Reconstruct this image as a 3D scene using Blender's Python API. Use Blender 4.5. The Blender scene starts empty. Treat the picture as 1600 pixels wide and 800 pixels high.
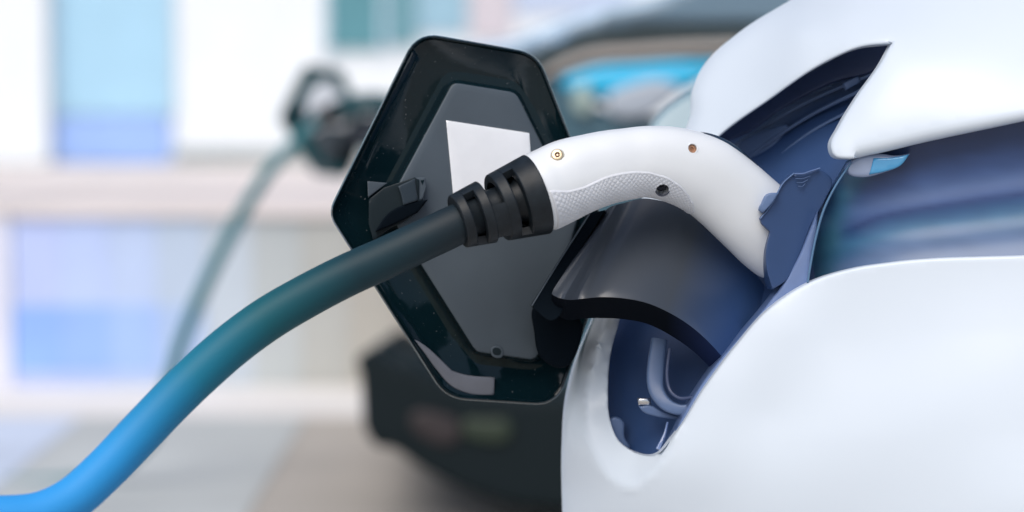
import bpy, bmesh, math, random
import numpy as np
from mathutils import Vector, Matrix, geometry
from mathutils.bvhtree import BVHTree

random.seed(4); np.random.seed(4)
SC = bpy.context.scene
COL = SC.collection
rad = math.radians

# ------------------------------------------------------------------ camera
F_MM, SENSOR = 80.0, 36.0
PITCH = rad(4.6)
CAM = Vector((0, 0, 1.0))
FWD = Vector((0, math.cos(PITCH), -math.sin(PITCH)))
UPV = Vector((0, math.sin(PITCH), math.cos(PITCH)))
S0 = 1.6                                   # distance of the plug, metres
cd = bpy.data.cameras.new('camera'); cam = bpy.data.objects.new('camera', cd); COL.objects.link(cam)
cam.location = CAM; cam.rotation_euler = (rad(90) - PITCH, 0, 0)
cd.lens = F_MM; cd.sensor_width = SENSOR; cd.clip_start = 0.05; cd.clip_end = 2000
cd.dof.use_dof = True; cd.dof.focus_distance = 1.622; cd.dof.aperture_fstop = 3.3
SC.camera = cam

# ------------------------------------------------------------------ light
SUN_EL, SUN_AZ = 52, 205                   # azimuth measured from +Y clockwise: behind and left of the camera
w = bpy.data.worlds.new('World'); SC.world = w; w.use_nodes = True
nt = w.node_tree; nt.nodes.clear()
sky = nt.nodes.new('ShaderNodeTexSky'); sky.sky_type = 'NISHITA'; sky.sun_disc = False
sky.sun_elevation = rad(SUN_EL); sky.sun_rotation = rad(SUN_AZ); sky.dust_density = 3.0; sky.air_density = 1.0; sky.ozone_density = 1.0
bg = nt.nodes.new('ShaderNodeBackground'); bg.inputs['Strength'].default_value = 0.10
wo = nt.nodes.new('ShaderNodeOutputWorld')
nt.links.new(sky.outputs[0], bg.inputs[0]); nt.links.new(bg.outputs[0], wo.inputs[0])
sd = bpy.data.lights.new('sun', 'SUN'); sd.energy = 1.5; sd.angle = rad(48); sd.color = (1.0, 0.96, 0.91)
so = bpy.data.objects.new('sun', sd); COL.objects.link(so)
az, el = rad(SUN_AZ), rad(SUN_EL)
sdir = Vector((math.sin(az) * math.cos(el), math.cos(az) * math.cos(el), math.sin(el)))
so.rotation_euler = sdir.to_track_quat('Z', 'Y').to_euler()
so.location = (0, -3, 6)
vs = SC.view_settings
vs.view_transform = 'Standard'; vs.look = 'None'; vs.gamma = 1; vs.use_curve_mapping = False; vs.exposure = 0.36
SC.cycles.use_denoising = True
SC.cycles.max_bounces = 8

# ------------------------------------------------------------------ helpers
def W(px, py, d):
    """photo pixel (1600x800) at depth d metres along the view axis -> world point"""
    k = SENSOR / (1600 * F_MM) * d
    return CAM + FWD * d + Vector((1, 0, 0)) * ((px - 800) * k) + UPV * ((400 - py) * k)
def Wm(px, py, mm):
    return W(px, py, S0 + mm / 1000.0)
def scale_at(d): return SENSOR / (1600 * F_MM) * d      # metres per pixel

def rootloc(o):
    v = Vector((0, 0, 0))
    while o is not None:
        v += o.location; o = o.parent
    return v

def obj(name, verts, faces, mat, parent=None, smooth=35, loc=None, bevel=0):
    me = bpy.data.meshes.new(name)
    off = rootloc(parent)
    if parent is None and loc is not None: off = Vector(loc)
    me.from_pydata([tuple(Vector(v) - off) for v in verts], [], [tuple(f) for f in faces])
    bm = bmesh.new(); bm.from_mesh(me)
    bmesh.ops.recalc_face_normals(bm, faces=bm.faces); bm.to_mesh(me); bm.free()
    if smooth:
        me.polygons.foreach_set('use_smooth', [True] * len(me.polygons))
        me.set_sharp_from_angle(angle=rad(smooth))
    me.materials.append(mat)
    o = bpy.data.objects.new(name, me); COL.objects.link(o)
    if parent is not None: o.parent = parent
    elif loc is not None: o.location = loc
    if bevel:
        b = o.modifiers.new('bevel', 'BEVEL'); b.width = bevel; b.segments = 3; b.limit_method = 'ANGLE'; b.angle_limit = rad(35)
        b.harden_normals = False
    return o

def thing(name, label, cat, loc, group=None):
    o = bpy.data.objects.new(name, None); COL.objects.link(o); o.location = loc; o.empty_display_size = .05
    o['label'] = label; o['category'] = cat
    if group: o['group'] = group
    return o
def tag(o, label, cat, group=None):
    o['label'] = label; o['category'] = cat
    if group: o['group'] = group
    return o
def structure(o): o['kind'] = 'structure'; return o

# --- curves
def smooth2d(pts, step=5.0, closed=True):
    """Catmull-Rom through points; a third item 'c' marks a corner. Resampled at about step."""
    n = len(pts); P = [np.array(p[:2], float) for p in pts]; C = [len(p) > 2 for p in pts]
    out = []; rng = range(n) if closed else range(n - 1)
    for i in rng:
        j = (i + 1) % n
        p1, p2 = P[i], P[j]
        L = np.linalg.norm(p2 - p1)
        h = (i - 1) % n if closed else max(i - 1, 0)
        k = (j + 1) % n if closed else min(j + 1, n - 1)
        def tan(a, b, c):
            # tangent at b scaled to this segment
            d1 = np.linalg.norm(b - a) or 1; d2 = np.linalg.norm(c - b) or 1
            t = (b - a) / d1 * d2 + (c - b) / d2 * d1
            nn = np.linalg.norm(t) or 1
            return t / nn * L
        m1 = (p2 - p1) if C[i] or (not closed and i == 0) else tan(P[h], p1, p2)
        m2 = (p2 - p1) if C[j] or (not closed and j == n - 1) else tan(p1, p2, P[k])
        q = max(2, int(L / step))
        for s in range(q):
            t = s / q
            out.append((2*t**3-3*t**2+1)*p1 + (t**3-2*t**2+t)*m1 + (-2*t**3+3*t**2)*p2 + (t**3-t**2)*m2)
    if not closed: out.append(P[-1])
    return np.array(out)
def roundpoly(vs_, step=4.0):
    """polygon with straight sides and corners rounded to radius (third item)"""
    out = []; n = len(vs_)
    for i in range(n):
        p = np.array(vs_[i][:2], float); r = vs_[i][2]
        a = np.array(vs_[i-1][:2], float) - p; b = np.array(vs_[(i+1) % n][:2], float) - p
        a /= np.linalg.norm(a); b /= np.linalg.norm(b)
        half = math.acos(max(-1, min(1, a @ b))) / 2; d = r / math.tan(half)
        s, e = p + a * d, p + b * d; c = p + (a + b) / np.linalg.norm(a + b) * r / math.sin(half)
        a0 = math.atan2(*(s - c)[::-1]); a1 = math.atan2(*(e - c)[::-1]); da = (a1 - a0 + math.pi) % (2 * math.pi) - math.pi
        k = max(4, int(abs(da) * r / step) + 2)
        for j in range(k + 1): out.append(c + r * np.array((math.cos(a0 + da * j / k), math.sin(a0 + da * j / k))))
    return np.array(out)
def resample(pts, n, closed=True):
    P = np.array(pts, float)
    if closed: P = np.vstack([P, P[:1]])
    d = np.r_[0, np.cumsum(np.linalg.norm(np.diff(P, axis=0), axis=1))]
    t = np.linspace(0, d[-1], n + 1)[:-1] if closed else np.linspace(0, d[-1], n)
    return np.stack([np.interp(t, d, P[:, k]) for k in range(P.shape[1])], 1)
def catmull(rows, n):
    """rows of numbers -> n smoothly interpolated rows (by cumulative length of the first two)"""
    R = np.array(rows, float)
    d = np.r_[0, np.cumsum(np.linalg.norm(np.diff(R[:, :2], axis=0), axis=1))]
    m = np.zeros_like(R)
    for i in range(len(R)):
        a, b = max(i - 1, 0), min(i + 1, len(R) - 1)
        m[i] = (R[b] - R[a]) / (d[b] - d[a])
    T = np.linspace(0, d[-1], n); out = []
    for t in T:
        i = min(int(np.searchsorted(d, t, 'right')) - 1, len(R) - 2)
        h = d[i+1] - d[i]; u = (t - d[i]) / h
        out.append((2*u**3-3*u**2+1)*R[i] + (u**3-2*u**2+u)*h*m[i] + (-2*u**3+3*u**2)*R[i+1] + (u**3-u**2)*h*m[i+1])
    return np.array(out)
def tps(pts):
    P = np.array(pts, float); X = P[:, :2] / 500.0; z = P[:, 2]; n = len(P)
    def U(r2): return np.where(r2 > 1e-12, 0.5 * r2 * np.log(np.maximum(r2, 1e-12)), 0)
    K = U(((X[:, None] - X[None]) ** 2).sum(-1)) + np.eye(n) * 0.01
    Q = np.c_[np.ones(n), X]; A = np.block([[K, Q], [Q.T, np.zeros((3, 3))]])
    s = np.linalg.solve(A, np.r_[z, 0, 0, 0])
    def f(p):
        Y = np.atleast_2d(p)[:, :2] / 500.0
        return U(((Y[:, None] - X[None]) ** 2).sum(-1)) @ s[:n] + np.c_[np.ones(len(Y)), Y] @ s[n:]
    return f
def seg_dist(Y, B):
    """distance of points Y to closed polyline B and the index of nearest segment"""
    A = B; C = np.roll(B, -1, 0); best = np.full(len(Y), 1e9); idx = np.zeros(len(Y), int)
    D = C - A; L2 = (D ** 2).sum(1) + 1e-9
    for k in range(0, len(Y), 4000):
        y = Y[k:k+4000]
        t = np.clip(((y[:, None] - A[None]) * D[None]).sum(-1) / L2[None], 0, 1)
        dd = np.linalg.norm(y[:, None] - (A[None] + t[..., None] * D[None]), axis=-1)
        i = dd.argmin(1); best[k:k+4000] = dd[np.arange(len(y)), i]; idx[k:k+4000] = i
    return best, idx
def inside(Y, B):
    x, y = Y[:, 0], Y[:, 1]; c = np.zeros(len(Y), bool)
    for (x1, y1), (x2, y2) in zip(B, np.roll(B, -1, 0)):
        m = ((y1 > y) != (y2 > y))
        if abs(y2 - y1) > 1e-12:
            c ^= m & (x < (x2 - x1) * (y - y1) / (y2 - y1) + x1)
    return c

def panel(name, outline, depth, mat, parent=None, r=6, R=None, thick=8, grid=14, step=5, base=S0, loc=None, extra=None, smooth=50, raw=False):
    """a solid shell traced as a closed outline: gridded front with its own relief (depth(px,py) mm), edges rounded over
    r pixels, walls and a back 'thick' mm behind. r may be a function of position."""
    B = outline if raw else smooth2d(outline, step)
    B = np.array(B)
    area = 0.5 * np.sum(B[:, 0] * np.roll(B[:, 1], -1) - np.roll(B[:, 0], -1) * B[:, 1])
    if area < 0: B = B[::-1].copy()
    k1 = scale_at(base) * 1000     # mm per px
    rf = (lambda p: np.full(len(p), float(r))) if not callable(r) else r
    rB = rf(B)
    tng = np.roll(B, -1, 0) - np.roll(B, 1, 0); tng /= (np.linalg.norm(tng, axis=1)[:, None] + 1e-9)
    nin = np.c_[-tng[:, 1], tng[:, 0]]
    pts = [B]
    for f in (0.06, .18, .38, .65, 1.0):
        q = B + nin * (rB * f)[:, None]
        dd, _ = seg_dist(q, B)
        ok = (dd > rB * f * 0.93) & inside(q, B) & (rB > .5)
        pts.append(q[ok])
    x0, y0 = B.min(0); x1, y1 = B.max(0)
    gx, gy = np.meshgrid(np.arange(x0, x1, grid), np.arange(y0, y1, grid))
    gx = gx + (np.arange(gx.shape[0]) % 2)[:, None] * grid / 2
    G = np.c_[gx.ravel(), gy.ravel()]
    G = G[inside(G, B)]
    dd, ii = seg_dist(G, B)
    G = G[dd > np.maximum(rB[ii] * 1.25, min(grid * .4, 5))]
    pts.append(G)
    A = np.vstack(pts); nb = len(B)
    edges = [(i, (i + 1) % nb) for i in range(nb)]
    res = geometry.delaunay_2d_cdt([Vector(p) for p in A], edges, [], 0, 1e-4)
    V = np.array([tuple(v) for v in res[0]]); T = np.array([tuple(f) for f in res[2] if len(f) == 3])
    cen = V[T].mean(1); T = T[inside(cen, B)]
    dB, iB = seg_dist(V, B)
    rr = rB[iB]
    t = np.clip(dB / np.maximum(rr, .01), 0, 1)
    RR = rr * k1 * (1.0 if R is None else R)
    dep = depth(V) if callable(depth) else np.full(len(V), float(depth))
    dep = dep + RR * (1 - np.sqrt(np.clip(1 - (1 - t) ** 2, 0, 1)))
    if extra is not None: dep = dep + extra(V, dB)
    verts = [W(V[i, 0], V[i, 1], base + dep[i] / 1000) for i in range(len(V))]
    n = len(verts)
    # boundary edges of the triangle set
    cnt = {}
    for tri in T:
        for a, b in ((tri[0], tri[1]), (tri[1], tri[2]), (tri[2], tri[0])):
            key = (min(a, b), max(a, b)); cnt.setdefault(key, []).append((a, b))
    bedges = [v[0] for v in cnt.values() if len(v) == 1]
    faces = [tuple(map(int, f)) for f in T]
    bv = {}
    for a, b in bedges:
        for q in (a, b):
            if q not in bv:
                bv[q] = len(verts); verts.append(verts[q] + FWD * (thick / 1000))
        faces.append((int(a), int(b), bv[b], bv[a]))
    back = {}
    for f in T:
        for q in f:
            q = int(q)
            if q not in bv and q not in back:
                back[q] = len(verts); verts.append(verts[q] + FWD * (thick / 1000))
        faces.append(tuple(bv.get(int(q), back.get(int(q))) for q in f)[::-1])
    return obj(name, verts, faces, mat, parent, smooth=smooth, loc=loc)

def grid_faces(nr, nc, wrap=True, cap=True):
    F = []
    for i in range(nr - 1):
        for j in range(nc if wrap else nc - 1):
            k = (j + 1) % nc
            F.append((i*nc+j, i*nc+k, (i+1)*nc+k, (i+1)*nc+j))
    if cap and wrap:
        F.append(tuple(range(nc))); F.append(tuple((nr-1)*nc + j for j in range(nc)))
    return F
def frames(C):
    C = [Vector(c) for c in C]; out = []
    for i in range(len(C)):
        t = (C[min(i+1, len(C)-1)] - C[max(i-1, 0)]).normalized()
        b = (FWD - t * FWD.dot(t)).normalized()       # away from the viewer
        n = b.cross(t)
        if n.dot(UPV) < 0 and abs(n.dot(UPV)) > .05: n = -n
        out.append((C[i], t, n, b))
    # keep n continuous
    for i in range(1, len(out)):
        if out[i][2].dot(out[i-1][2]) < 0: out[i] = (out[i][0], out[i][1], -out[i][2], out[i][3])
    return out
def tube(name, rows, mat, parent=None, n=60, seg=24, base=S0, loc=None, exp=2.0, smooth=40):
    """rows: px, py, depth mm, half height px, half depth px"""
    R = catmull(rows, n); k = scale_at(base)
    Fr = frames([W(r[0], r[1], base + r[2] / 1000) for r in R]); V = []
    for (c, t, nn, b), r in zip(Fr, R):
        for j in range(seg):
            a = 2 * math.pi * j / seg; ca, sa = math.cos(a), math.sin(a)
            x = math.copysign(abs(ca) ** (2 / exp), ca); y = math.copysign(abs(sa) ** (2 / exp), sa)
            V.append(c + nn * (y * r[3] * k) - b * (x * r[4] * k))
    return obj(name, V, grid_faces(n, seg), mat, parent, smooth=smooth, loc=loc)
def boxm(name, lo, hi, mat, parent=None, bevel=0, loc=None):
    x0, y0, z0 = lo; x1, y1, z1 = hi
    V = [(x0,y0,z0),(x1,y0,z0),(x1,y1,z0),(x0,y1,z0),(x0,y0,z1),(x1,y0,z1),(x1,y1,z1),(x0,y1,z1)]
    Fc = [(0,1,2,3),(4,5,6,7),(0,1,5,4),(1,2,6,5),(2,3,7,6),(3,0,4,7)]
    return obj(name, V, Fc, mat, parent, smooth=0, bevel=bevel, loc=loc)
def cyl(center, axis, r, h0, h1, seg=28, taper=1.0):
    axis = Vector(axis).normalized(); u = axis.orthogonal().normalized(); v = axis.cross(u); c = Vector(center); V = []
    for h, q in ((h0, r), (h1, r * taper)):
        for j in range(seg):
            a = 2 * math.pi * j / seg
            V.append(c + axis * h + u * (q * math.cos(a)) + v * (q * math.sin(a)))
    return V, grid_faces(2, seg)
def lathe(center, axis, prof, seg=36):
    axis = Vector(axis).normalized(); u = axis.orthogonal().normalized(); v = axis.cross(u); c = Vector(center); V = []
    for h, q in prof:
        for j in range(seg):
            a = 2 * math.pi * j / seg
            V.append(c + axis * h + u * (q * math.cos(a)) + v * (q * math.sin(a)))
    return V, grid_faces(len(prof), seg)
def boolean(o, cutters):
    for vv, ff in cutters:
        c = obj('cutter', vv, ff, o.data.materials[0], None, smooth=0)
        m = o.modifiers.new('cut', 'BOOLEAN'); m.operation = 'DIFFERENCE'; m.object = c; m.solver = 'EXACT'
        bpy.context.view_layer.update()
        ev = o.evaluated_get(bpy.context.evaluated_depsgraph_get())
        me = bpy.data.meshes.new_from_object(ev)
        o.modifiers.remove(m); o.data = me; bpy.data.objects.remove(c)
        me.polygons.foreach_set('use_smooth', [True] * len(me.polygons)); me.set_sharp_from_angle(angle=rad(40))
def copy_tree(o, parent=None, delta=None):
    c = o.copy(); COL.objects.link(c); c.parent = parent
    if delta is not None: c.location = o.location + delta
    for ch in list(o.children): copy_tree(ch, c)
    return c

# ------------------------------------------------------------------ materials
def srgb(r, g, b):
    return tuple(((c/255) / 12.92 if c/255 < .04045 else ((c/255 + .055) / 1.055) ** 2.4) for c in (r, g, b)) + (1,)
def mat(name, col, rough=.5, coat=0, metal=0, spec=.5, noise=0, nscale=40, bump=0, bscale=300, rvar=0, col2=None, dust=0, coatr=.04, dustscale=450, bdist=.0004):
    m = bpy.data.materials.new(name); m.use_nodes = True; T = m.node_tree; N = T.nodes; L = T.links
    p = N['Principled BSDF']; tc = N.new('ShaderNodeTexCoord')
    p.inputs['Base Color'].default_value = (*col[:3], 1); p.inputs['Roughness'].default_value = rough
    p.inputs['Metallic'].default_value = metal; p.inputs['Coat Weight'].default_value = coat; p.inputs['Coat Roughness'].default_value = coatr
    p.inputs['Specular IOR Level'].default_value = spec
    last = None
    if noise or col2:
        nz = N.new('ShaderNodeTexNoise'); nz.inputs['Scale'].default_value = nscale; nz.inputs['Detail'].default_value = 6
        L.new(tc.outputs['Object'], nz.inputs['Vector'])
        mx = N.new('ShaderNodeMix'); mx.data_type = 'RGBA'
        c2 = col2 if col2 else tuple(min(1, c * (1 + noise)) for c in col[:3])
        c1 = col if col2 else tuple(c * (1 - noise) for c in col[:3])
        mx.inputs[6].default_value = (*c1[:3], 1); mx.inputs[7].default_value = (*c2[:3], 1)
        rp = N.new('ShaderNodeMapRange'); rp.inputs['From Min'].default_value = .35; rp.inputs['From Max'].default_value = .65
        L.new(nz.outputs['Fac'], rp.inputs['Value']); L.new(rp.outputs[0], mx.inputs[0]); last = mx.outputs[2]
    if dust:
        vz = N.new('ShaderNodeTexNoise'); vz.inputs['Scale'].default_value = dustscale; vz.inputs['Detail'].default_value = 3
        L.new(tc.outputs['Object'], vz.inputs['Vector'])
        rp = N.new('ShaderNodeMapRange'); rp.inputs['From Min'].default_value = .70; rp.inputs['From Max'].default_value = .78; rp.inputs['To Max'].default_value = dust
        L.new(vz.outputs['Fac'], rp.inputs['Value'])
        mx2 = N.new('ShaderNodeMix'); mx2.data_type = 'RGBA'; mx2.inputs[6].default_value = (*col[:3], 1); mx2.inputs[7].default_value = (.5, .52, .55, 1)
        if last is not None: L.new(last, mx2.inputs[6])
        L.new(rp.outputs[0], mx2.inputs[0]); last = mx2.outputs[2]
    if last is not None: L.new(last, p.inputs['Base Color'])
    if rvar:
        nr = N.new('ShaderNodeTexNoise'); nr.inputs['Scale'].default_value = nscale * 1.7; nr.inputs['Detail'].default_value = 5
        L.new(tc.outputs['Object'], nr.inputs['Vector'])
        mr = N.new('ShaderNodeMapRange'); mr.inputs['To Min'].default_value = max(0, rough - rvar); mr.inputs['To Max'].default_value = rough + rvar
        L.new(nr.outputs['Fac'], mr.inputs['Value']); L.new(mr.outputs[0], p.inputs['Roughness'])
    if bump:
        nb = N.new('ShaderNodeTexNoise'); nb.inputs['Scale'].default_value = bscale; nb.inputs['Detail'].default_value = 4
        L.new(tc.outputs['Object'], nb.inputs['Vector'])
        bp = N.new('ShaderNodeBump'); bp.inputs['Strength'].default_value = bump; bp.inputs['Distance'].default_value = bdist
        L.new(nb.outputs['Fac'], bp.inputs['Height']); L.new(bp.outputs[0], p.inputs['Normal'])
    return m

M = {}
M['paint'] = mat('white_car_paint', (.635, .71, .79), .42, coat=.35, noise=.012, nscale=6, coatr=.20)
M['handle'] = mat('white_handle_plastic', (.77, .805, .835), .33, coat=.25, noise=.01, bump=.05, bscale=500, coatr=.2)
M['grip'] = mat('grey_grip_rubber', (.66, .69, .74), .55, noise=.04, nscale=80)
M['boot'] = mat('black_boot_rubber', (.010, .015, .020), .42, spec=.28, noise=.2, nscale=120, bump=.25, bscale=900, rvar=.08)
M['gloss'] = mat('black_gloss_plastic', (.003, .013, .018), .08, coat=.0, spec=.36, dust=.35, rvar=.05, nscale=20, bump=.35, bscale=16, bdist=.0025)
M['lidpanel'] = mat('grey_satin_plastic', (.078, .100, .122), .55, spec=.3, noise=.08, nscale=16, bump=.12, bscale=1400, dust=.10, dustscale=900)
M['clip'] = mat('dark_clip_plastic', (.006, .014, .019), .4, spec=.25, bump=.1, bscale=800)
M['sticker'] = mat('white_sticker_paper', (.90, .92, .95), .7, noise=.02, nscale=60)
M['strip'] = mat('grey_rim_reflection', (.16, .17, .20), .35, noise=.12, nscale=30)
M['arm'] = None
M['black'] = mat('deep_black_plastic', (.003, .006, .010), .85, spec=.05)
M['navy'] = mat('navy_plastic', (.031, .070, .18), .38, noise=.08, nscale=14, bump=.1, bscale=900)
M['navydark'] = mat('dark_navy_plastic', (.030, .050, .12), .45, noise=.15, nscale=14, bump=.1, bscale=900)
M['navyline'] = mat('slate_blue_glint', (.10, .16, .30), .4, noise=.08, nscale=30)
M['flange'] = mat('periwinkle_gloss_plastic', (.125, .19, .37), .28, coat=.5, noise=.12, nscale=25)
M['grille'] = mat('blue_gloss_trim', (.065, .125, .29), .34, coat=.15, noise=.25, nscale=9, coatr=.25)
M['steel'] = mat('bright_steel', (.62, .62, .64), .22, metal=1)
M['brass'] = mat('yellow_zinc_steel', (.62, .50, .33), .30, metal=1, noise=.15, nscale=300)
M['copper'] = mat('copper_screw', (.50, .27, .16), .40, metal=.7, noise=.2, nscale=300)
M['hole'] = mat('dark_screw_well', (.04, .045, .07), .5)
M['lens'] = mat('pale_reflection_gloss', (.24, .30, .44), .12, coat=.6)  # gloss for the added reflection leaf on the trim
M['leafblue'] = mat('sky_blue_reflection', (.06, .30, .56), .12, coat=.6)

def cable_mat():
    # blue wash painted into the jacket, from charcoal at the plug to azure at the far end; colour follows the cable's own length (attribute)
    m = bpy.data.materials.new('blue_wash_cable_jacket'); m.use_nodes = True; N = m.node_tree.nodes; L = m.node_tree.links
    p = N['Principled BSDF']; p.inputs['Roughness'].default_value = .52; p.inputs['Specular IOR Level'].default_value = .25
    at = N.new('ShaderNodeAttribute'); at.attribute_name = 'along'
    cr = N.new('ShaderNodeValToRGB'); e = cr.color_ramp.elements
    e[0].position = 0; e[0].color = (.010, .020, .028, 1); e[1].position = 1; e[1].color = (.035, .32, .76, 1)
    for pos, c in ((.22, (.008, .036, .050)), (.45, (.008, .10, .13)), (.62, (.010, .17, .27)), (.82, (.025, .29, .66))):
        q = e.new(pos); q.color = (*c, 1)
    L.new(at.outputs['Fac'], cr.inputs[0]); L.new(cr.outputs[0], p.inputs['Base Color'])
    tc = N.new('ShaderNodeTexCoord'); nb = N.new('ShaderNodeTexNoise'); nb.inputs['Scale'].default_value = 260; nb.inputs['Detail'].default_value = 4
    bp = N.new('ShaderNodeBump'); bp.inputs['Strength'].default_value = .2; bp.inputs['Distance'].default_value = .0004
    L.new(tc.outputs['Object'], nb.inputs['Vector']); L.new(nb.outputs['Fac'], bp.inputs['Height']); L.new(bp.outputs[0], p.inputs['Normal'])
    return m
M['cable'] = cable_mat()
M['asphalt'] = mat('pale_concrete_road', (.44, .41, .37), .85, noise=.10, nscale=1.1)
M['bluewash'] = mat('soft_blue_wash', (.44, .53, .80), .8, noise=.12, nscale=1.4)
M['bluewash2'] = mat('strong_blue_wash', (.26, .45, .92), .8, noise=.10, nscale=1.4)
M['line'] = mat('white_road_paint', (.78, .76, .74), .8, noise=.05, nscale=3)
M['kerb'] = mat('warm_kerb_stone', (.76, .69, .66), .8, noise=.06, nscale=2)
M['wallwhite'] = mat('white_render', (.80, .86, .90), .8, noise=.02, nscale=2)
M['pblue'] = mat('pale_blue_glazing', (.40, .66, .84), .25, noise=.05, nscale=1)
M['ppurple'] = mat('periwinkle_panel', (.33, .50, .88), .4, noise=.05, nscale=1)
M['teal'] = mat('teal_glazing', (.10, .28, .33), .3, noise=.1, nscale=1)
M['greyp'] = mat('grey_green_plinth', (.40, .46, .46), .8, noise=.05, nscale=1)
M['pink'] = mat('pale_pink_panel', (.60, .57, .62), .7)
M['lav'] = mat('pale_lavender_panel', (.50, .60, .78), .7)
M['frame'] = mat('pale_blue_frame_metal', (.50, .68, .80), .5)
M['c2light'] = mat('pale_blue_car_paint', (.42, .58, .74), .35, coat=.8)
M['c2dark'] = mat('dark_teal_bumper_plastic', (.006, .012, .015), .6, spec=.15)
M['c2beige'] = mat('beige_trim_plastic', (.40, .36, .33), .5)
M['c2cyan'] = mat('cyan_headlamp_lens', (.015, .50, .82), .2, coat=1)
M['tyre'] = mat('black_tyre_rubber', (.012, .013, .016), .8)

# ------------------------------------------------------------------ the setting: ground, road paint, pavement
structure(boxm('ground', (-200, -60, -.3), (200, 400, 0), M['asphalt']))
def gy(py):                                  # ground distance seen at row py
    a = PITCH + math.atan((py - 400) * SENSOR / (1600 * F_MM)); return CAM.z / math.tan(a)
def gx(px, y): return (px - 800) * SENSOR / (1600 * F_MM) * y * 1.003
y650, y600 = gy(652), gy(603)
structure(boxm('road_line', (-12, y650, 0.0), (12, y600 - .02, .004), M['line']))
structure(boxm('lane_blue_wash', (-2.6, 4.4, 0.0), (-1.25, y650 - .02, .004), mat('pale_blue_wash', (.58, .66, .80), .8, noise=.10, nscale=1.4)))  # added sheet: blue wash of the left side painted onto the ground
structure(boxm('lane_wash_edge', (-1.245, 4.4, 0.0), (-.6, y650 - .02, .004), mat('pale_grey_wash', (.50, .53, .53), .8, noise=.10, nscale=1.4)))  # added grey sheet easing the painted blue wash into the road colour
YW = y600; zt = CAM.z - YW * math.tan(PITCH + math.atan((326 - 400) * SENSOR / (1600 * F_MM)))
KW = SENSOR / (1600 * F_MM)
def wx(px): return (px - 800) * KW * YW * 1.004
def wz(py): return CAM.z - YW * math.tan(PITCH + math.atan((py - 400) * KW))
LW = thing('low_wall', 'low wall with pale coping running behind the cars, its panels beige at right with a blue wash painted in at left', 'wall', (0, YW, 0))
boxm('wall_core', (-9, YW + .03, 0), (9, YW + .5, zt - .03), M['greyp'], LW)
ybk = (CAM.z - zt) / math.tan(PITCH + math.atan((281 - 400) * KW))
xk = wx(18) - 6.0
while xk < 9:
    boxm('coping_slab', (xk + .004, YW - .02, zt - .03), (xk + 1.196, ybk, zt), M['kerb'], LW, bevel=.008); xk += 1.2
def wp(x0, x1, ya, yb, c, t=0.0):
    boxm('wall_panel', (wx(x0) + .0006, YW - t, max(.0, wz(yb))), (wx(x1) - .0006, YW + .028, min(wz(ya), zt - .032)), mat('wall_panel_wash', c, .75, noise=.05, nscale=3), LW)
cols = [(.53,.62,.93), (.52,.63,.92), (.52,.63,.86), (.52,.62,.76), (.53,.60,.67), (.50,.54,.55), (.48,.49,.47), (.48,.465,.425), (.48,.445,.40), (.47,.43,.385), (.47,.43,.385), (.47,.43,.385)]  # blue wash from the left painted into the panel colours
for k, c in enumerate(cols):
    x0 = 20 + 75 * k
    if k < 4:
        c2 = tuple(a + (b - a) * (k / 4) ** 1.5 for a, b in zip((.30, .49, .94), c))
        wp(x0, x0 + 75, 326, 478, c); wp(x0, x0 + 75, 478, 580, c2, .004); wp(x0, x0 + 75, 580, 606, c)
    else: wp(x0, x0 + 75, 326, 606, c)
wp(-400, 18, 326, 606, (.74, .76, .88), .008)
wp(920, 1900, 326, 606, (.44, .40, .36))
structure(boxm('pavement', (-60, ybk + .02, 0), (60, gy(281) + 40, .12), M['kerb']))
y280 = gy(281)

# ------------------------------------------------------------------ building
YB = y280 + .6
def bxp(px): return (px - 800) * SENSOR / (1600 * F_MM) * YB
def bzp(py): return CAM.z - YB * math.tan(PITCH + math.atan((py - 400) * SENSOR / (1600 * F_MM)))
BD = thing('building', 'white rendered building with blue glazing across the road', 'building', (0, YB, .137))
boxm('wall', (-25, YB, .137), (25, YB + 6, 7.0), M['wallwhite'], BD)
def bpanel(name, x0, y0, x1, y1, m, t=.06, framed=None):
    f = boxm(name, (bxp(x0), YB - t, max(bzp(y1), .14)), (bxp(x1), YB - .003, bzp(y0)), m, BD, bevel=.01)
    if framed:
        e = .05
        X0, X1, Z0, Z1 = bxp(x0), bxp(x1), max(bzp(y1), .14), bzp(y0)
        boxm('frame', (X0 - e, YB - t - .03, Z0), (X0, YB, Z1 + e), M[framed], f)
        boxm('frame', (X1, YB - t - .03, Z0), (X1 + e, YB, Z1 + e), M[framed], f)
    return f
bpanel('window', 94, -420, 272, 178, M['pblue'], framed='frame')
bpanel('spandrel_panel', 88, 182, 268, 276, M['ppurple'], t=.07)
bpanel('spandrel_panel', 276, -420, 510, 234, M['wallwhite'], t=.09)
bpanel('plinth', 276, 238, 900, 276, M['greyp'], t=.05)
bpanel('window', 516, -420, 596, 78, M['teal'], framed='frame')
bpanel('window', 606, -420, 652, 72, mat('soft_teal_glazing', (.15, .33, .39), .3))
bpanel('wall_panel', 654, -420, 730, 52, mat('mist_blue_panel', (.30, .50, .62), .6), t=.05)
bpanel('wall_panel', 734, -420, 800, 60, M['pink'], t=.05)
bpanel('wall_panel', 804, -420, 980, 20, M['lav'], t=.05)
bpanel('pilaster', -20, -420, 84, 270, M['wallwhite'], t=.22)
for k in range(3):
    bpanel('window', 1120 + 300 * k, -420, 1360 + 300 * k, 120, M['teal'], framed='frame')
    bpanel('window', -980 + 300 * k, -420, -760 + 300 * k, 120, M['pblue'], framed='frame')

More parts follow.
